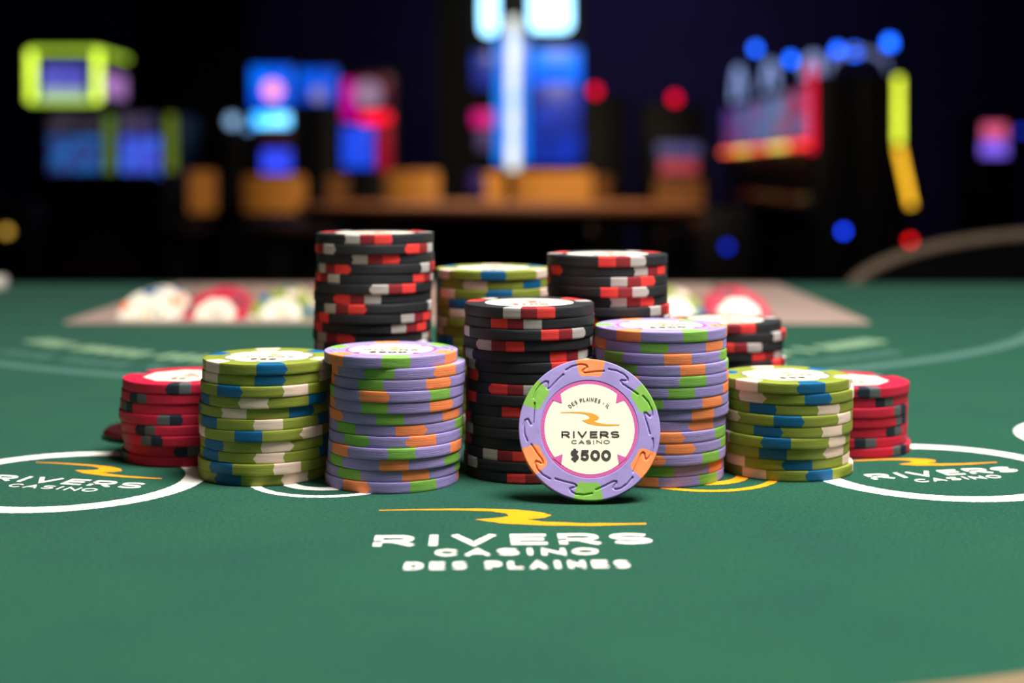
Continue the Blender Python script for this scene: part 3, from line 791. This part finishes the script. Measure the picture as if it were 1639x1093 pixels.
# right bank: machines along the aisle, one row facing left and one facing right, seen from their end
BK = [10.0, 10.85, 11.7, 12.55, 13.4]
scr = [('scarlet_screen', (150, 30, 60), (70, 90, 130)), ('steel_screen', (70, 110, 150), (120, 70, 100)), ('plum_screen', (110, 70, 120), (60, 100, 140)), ('teal_screen', (60, 96, 140), (90, 60, 110)), ('indigo_screen', (60, 50, 120), (100, 40, 80))]
bar = [(255, 60, 50), (240, 200, 90), (235, 90, 60), (250, 190, 80), (255, 100, 50)]
pos = ['nearest', 'second', 'third', 'fourth', 'farthest']
for i, Y in enumerate(BK):
    Wd = .8; xb = 2.16
    r = empty('slot_machine', (xb, Y+.4, FLOOR), -PI/2)          # local front (-y) looks along -x
    tag(r, 'slot machine facing left in the right bank, %s of its row' % pos[i], 'slot machine', 'slot machines in the right bank')
    H = 1.66
    prism_x('cabinet', [(0, 0), (0, .62), (-.1, .68), (-.1, .72), (0, .78), (0, H), (.30, H), (.30, 0)], Wd-.01, CAB, r, bevel=.008)
    box('button_deck', (Wd*.8, .07, .012), CHR, r, (0, -.05, .762), (math.radians(31), 0, 0), bevel=.003)
    n, a, b = scr[i]
    box('main_screen', (Wd*.8, .02, .36), emit(n, rgb(*a), 1.5, rgb(*b), 5), r, (0, -.01, 1.40), bevel=.004)
    box('light_bar', (Wd*.86, .06, .035), emit('bar_light_%d' % i, rgb(*bar[i]), 2.6), r, (0, -.03, 1.165), bevel=.01)
    if i % 2 == 0: tube('topper_arch', [(-.27*math.cos(PI*t/12), .06, H+.015+(.15+.04*i)*math.sin(PI*t/12)) for t in range(13)], .022, emit('pale_arch', rgb(130, 150, 205), 1.5), r)
    if i == 0:
        box('trim_light', (.07, .04, .62), emit('red_trim', rgb(230, 0, 48), 1.5), r, (-Wd/2+.05, -.02, 1.43) if False else (Wd/2-.05, -.02, 1.42), bevel=.01)
    def beacon(root, X, zw, Yb):
        bpy.context.view_layer.update()
        p = root.matrix_world.inverted() @ Vector((X, Yb, zw)); top = p.z-.03
        tube('beacon_post', [(p.x, p.y, H-.01), (p.x, p.y, top)], .012, CHR, root)
        lathe('beacon', [(.035, 0), (.035, .05), (.022, .075), (0, .08)], emit('blue_beacon', rgb(24, 96, 255), 6.5), root, (p.x, p.y, top))
    if i == 0: beacon(r, 2.41, .99, Y+.4)
    if i == 2: beacon(r, 2.40, 1.065, Y+.4)
    if i == 4: beacon(r, 2.39, 1.31, Y+.4)
    r2 = empty('slot_machine', (xb+.31, Y+.4, FLOOR), PI/2)
    tag(r2, 'slot machine facing right in the right bank, %s of its row' % pos[i], 'slot machine', 'slot machines in the right bank')
    prism_x('cabinet', [(0, 0), (-.33, 0), (-.35, .66), (-.35, .74), (-.26, 1.14), (-.26, H), (0, H)], Wd-.01, CAB, r2, (0, 0, 0), bevel=.008)
    if i == 0:
        beacon(r2, 2.70, 1.02, Y+.05)
        tube('edge_light', [(-Wd/2+.02, -.285, H-.02), (-Wd/2+.02, -.285, 1.16)], .024, emit('lime_edge', rgb(216, 232, 60), 3.0), r2)
        tube('edge_light', [(-Wd/2+.02, -.285, 1.14), (-Wd/2+.02, -.375, .72)], .024, emit('amber_edge', rgb(250, 186, 40), 2.6), r2)
        tube('topper_arch', [(-Wd/2+.06, -.0+.11-.22*math.cos(PI*t/12)-.12, H+.01+.16*math.sin(PI*t/12)) for t in range(13)], .018, emit('pale_arch_dim', rgb(120, 130, 180), .9), r2)
    if i == 1: beacon(r2, 2.66, 1.03, Y+.06)
# small button lamps low on the nearest cabinets
near = [o for o in COL.objects if o.get('label', '').startswith('slot machine facing') and 'nearest' in o['label']]
def low_lamp(root, px, py, rad, m):
    Y = 9.99
    p = Vector((wx(px, Y), Y, hz(py, Y)))
    bpy.context.view_layer.update()
    lathe('indicator_lamp', [(rad*math.sin(PI*i/8), -rad*math.cos(PI*i/8)) for i in range(9)], m, root, root.matrix_world.inverted() @ p, n=16)
low_lamp(near[0], 1350, 370, .022, emit('blue_indicator', rgb(20, 60, 240), 9.0))
low_lamp(near[1], 1457, 385, .022, emit('red_indicator', rgb(220, 16, 16), 6.0))
r, P, Lp = slot('low dark slot machine with blue button lamp left of the right bank', 9.3, 1120, 1205, 335, deck=False)
Lp('indicator_lamp', 1163, 395, .022, emit('navy_indicator', rgb(0, 40, 200), 4.0))
r, P, Lp = slot('far right slot machine with pink and violet screen', 13, 1560, 1622, 185)
P('top_screen', 1572, 1610, 198, 222, emit('rose_screen', rgb(220, 90, 130), 1.2)); P('main_screen', 1570, 1612, 226, 250, emit('lavender_screen', rgb(130, 96, 240), 1.3))
Lp('lamp', 1632, 210, .03, emit('blue_lamp', rgb(40, 60, 230), 2.0))
r, P, Lp = slot('dark slot machine with an amber lamp at far left edge', 9.0, -40, 48, 330, deck=False)
Lp('amber_lamp', 13, 370, .028, emit('amber_lamp', rgb(190, 150, 60), 2.4))

# ------------------------------------------------------------------ neighbouring table and its chairs
D = 6.6
nt_ = empty('card_table', (wx(800, D), D+.75, FLOOR)); tag(nt_, 'neighbouring card table with brown padded rail in front of the amber chairs', 'table')
TH = hf(341, D)
def half_table(name, r, z0, z1, m):
    bm = bmesh.new(); pts = [(r*1.1*math.cos(a), r*math.sin(a)*.8) for a in [2*PI*i/72 for i in range(72)]]
    f = bm.faces.new([bm.verts.new((x, y, z0)) for x, y in pts]); q = bmesh.ops.extrude_face_region(bm, geom=[f])
    bmesh.ops.translate(bm, vec=(0, 0, z1-z0), verts=[g for g in q['geom'] if isinstance(g, bmesh.types.BMVert)])
    return obj(name, bm_mesh(name, bm, m), nt_)
half_table('felt_top', .90, TH-.06, TH-.01, FELT)
BRN = mat('brown_leather', rgb(150, 92, 56), .5, .35, bump=(60, .2, .004))
tube('padded_rail', [(.93*1.1*math.cos(a), .93*.8*math.sin(a), TH-.01) for a in [2*PI*i/96 for i in range(96)]], .038, BRN, nt_, n=16, closed=True)
box('pedestal', (.9, .5, TH-.06), DARKW, nt_, bevel=.02, base=True)
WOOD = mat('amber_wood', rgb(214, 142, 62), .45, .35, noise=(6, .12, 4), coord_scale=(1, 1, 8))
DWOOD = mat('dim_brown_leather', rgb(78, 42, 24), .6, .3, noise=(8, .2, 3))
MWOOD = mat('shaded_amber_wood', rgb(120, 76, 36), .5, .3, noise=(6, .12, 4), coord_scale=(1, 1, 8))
SEATM = mat('dark_seat_leather', rgb(40, 26, 22), .5, .3)
def chair(label, px, D, rz, w_=.36, top=270, m=WOOD, hb=.25):
    r = empty('casino_chair', (wx(px, D), D, FLOOR), rz); tag(r, label, 'chair', 'chairs below the slot machines' if m is not DWOOD else None)
    zt = hf(top, D)
    n = 12; vs, fs = [], []
    for side in (0, 1):
        for i in range(n+1):
            a = (i/n-.5)*1.3; R = w_/(2*math.sin(.65))
            for z in (zt-hb, zt-.03, zt):
                rr = R+(.03 if side else 0); k = 1 if z < zt-.001 else .94
                vs.append((rr*math.sin(a)*k, R-rr*math.cos(a)+.0 - .0, z))
    per = (n+1)*3
    def I(s, i, j): return s*per+i*3+j
    for i in range(n):
        for j in range(2):
            fs.append((I(0, i, j), I(0, i+1, j), I(0, i+1, j+1), I(0, i, j+1))); fs.append((I(1, i, j+1), I(1, i+1, j+1), I(1, i+1, j), I(1, i, j)))
        fs.append((I(0, i, 2), I(0, i+1, 2), I(1, i+1, 2), I(1, i, 2))); fs.append((I(1, i, 0), I(1, i+1, 0), I(0, i+1, 0), I(0, i, 0)))
    for i in (0, n):
        for j in range(2): fs.append((I(0, i, j), I(0, i, j+1), I(1, i, j+1), I(1, i, j)))
    bm = bmesh.new(); me = mesh_from('backrest', vs, fs, m); bm.from_mesh(me); bmesh.ops.recalc_face_normals(bm, faces=bm.faces); bm.to_mesh(me); bm.free()
    me.polygons.foreach_set('use_smooth', [True]*len(me.polygons)); me.set_sharp_from_angle(angle=math.radians(40))
    obj('backrest', me, r)
    zs = zt-hb-.05
    box('seat', (w_*1.1, .36, .08), SEATM, r, (0, .22, zs-.04), bevel=.03)
    for sx in (-1, 1): tube('back_post', [(sx*w_*.3, .03, zs-.02), (sx*w_*.3, .02, zt-hb+.1)], .012, CHR, r)
    tube('pedestal', [(0, .22, 0.03), (0, .22, zs-.07)], .03, CHR, r)
    lathe('base', [(.2, 0), (.2, .012), (.05, .04), (0, .04)], CHR, r, (0, .22, 0))
    return r
D = 8.6
for lb, px, D, rz, w_, top in (
    ('amber wood chair seen edge-on, leftmost of the chairs below the slot machines', 328, 8.5, 1.15, .24, 274),
    ('amber wood chair directly below the cobalt slot machine', 440, 9.5, .12, .38, 281),
    ('narrow dim amber chair at left foot of the magenta slot machine', 545, 8.5, 1.2, .24, 281),
    ('broad amber wood chair at right foot of the magenta slot machine', 657, 9.6, -.25, .36, 274),
    ('amber wood chair turned edge-on below the white light strip', 797, 8.5, 1.1, .22, 276),
    ('broadest and brightest amber chair, under the right side of the blue tower', 884, 9.5, -.12, .50, 274),
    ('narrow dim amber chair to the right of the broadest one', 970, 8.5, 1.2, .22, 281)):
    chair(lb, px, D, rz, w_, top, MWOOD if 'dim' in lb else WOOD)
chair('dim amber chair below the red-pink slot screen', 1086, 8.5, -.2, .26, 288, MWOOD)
chair('large dim brown chair back below the lime sign', 165, 5.0, .25, .36, 276, DWOOD, .38)
# dark chair with beige piping at the far right corner of our table
D = 1.9; uc = empty('upholstered_chair', (.76, D, FLOOR)); tag(uc, 'black upholstered chair with beige piping beyond the right table corner', 'chair')
ztop = hf(373, D); pts = [(-.31*math.cos(PI*t/40), ztop-.09*(1-math.sin(PI*t/40))) for t in range(41)]
prof = [(-.31, ztop-.45)]+pts+[(.31, ztop-.45)]
bm = bmesh.new(); f = bm.faces.new([bm.verts.new((x, 0, z)) for x, z in prof]); q = bmesh.ops.extrude_face_region(bm, geom=[f])
bmesh.ops.translate(bm, vec=(0, .06, 0), verts=[g for g in q['geom'] if isinstance(g, bmesh.types.BMVert)])
BLKF = mat('black_upholstery', rgb(12, 11, 13), .8, .2, bump=(300, .3, .002))
obj('backrest', bm_mesh('backrest', bm, BLKF), uc)
tube('piping', [(x, -.004, z) for x, z in pts], .0075, mat('beige_piping', rgb(190, 164, 136), .6, .3), uc)
box('seat', (.58, .5, .1), BLKF, uc, (0, .28, .42), bevel=.03)
for sx in (-1, 1):
    for y in (.08, .48): tube('leg', [(sx*.24, y, 0), (sx*.24, y, .38)], .018, DARKW, uc)
    tube('back_post', [(sx*.2, .045, .38), (sx*.2, .045, ztop-.4)], .014, DARKW, uc)
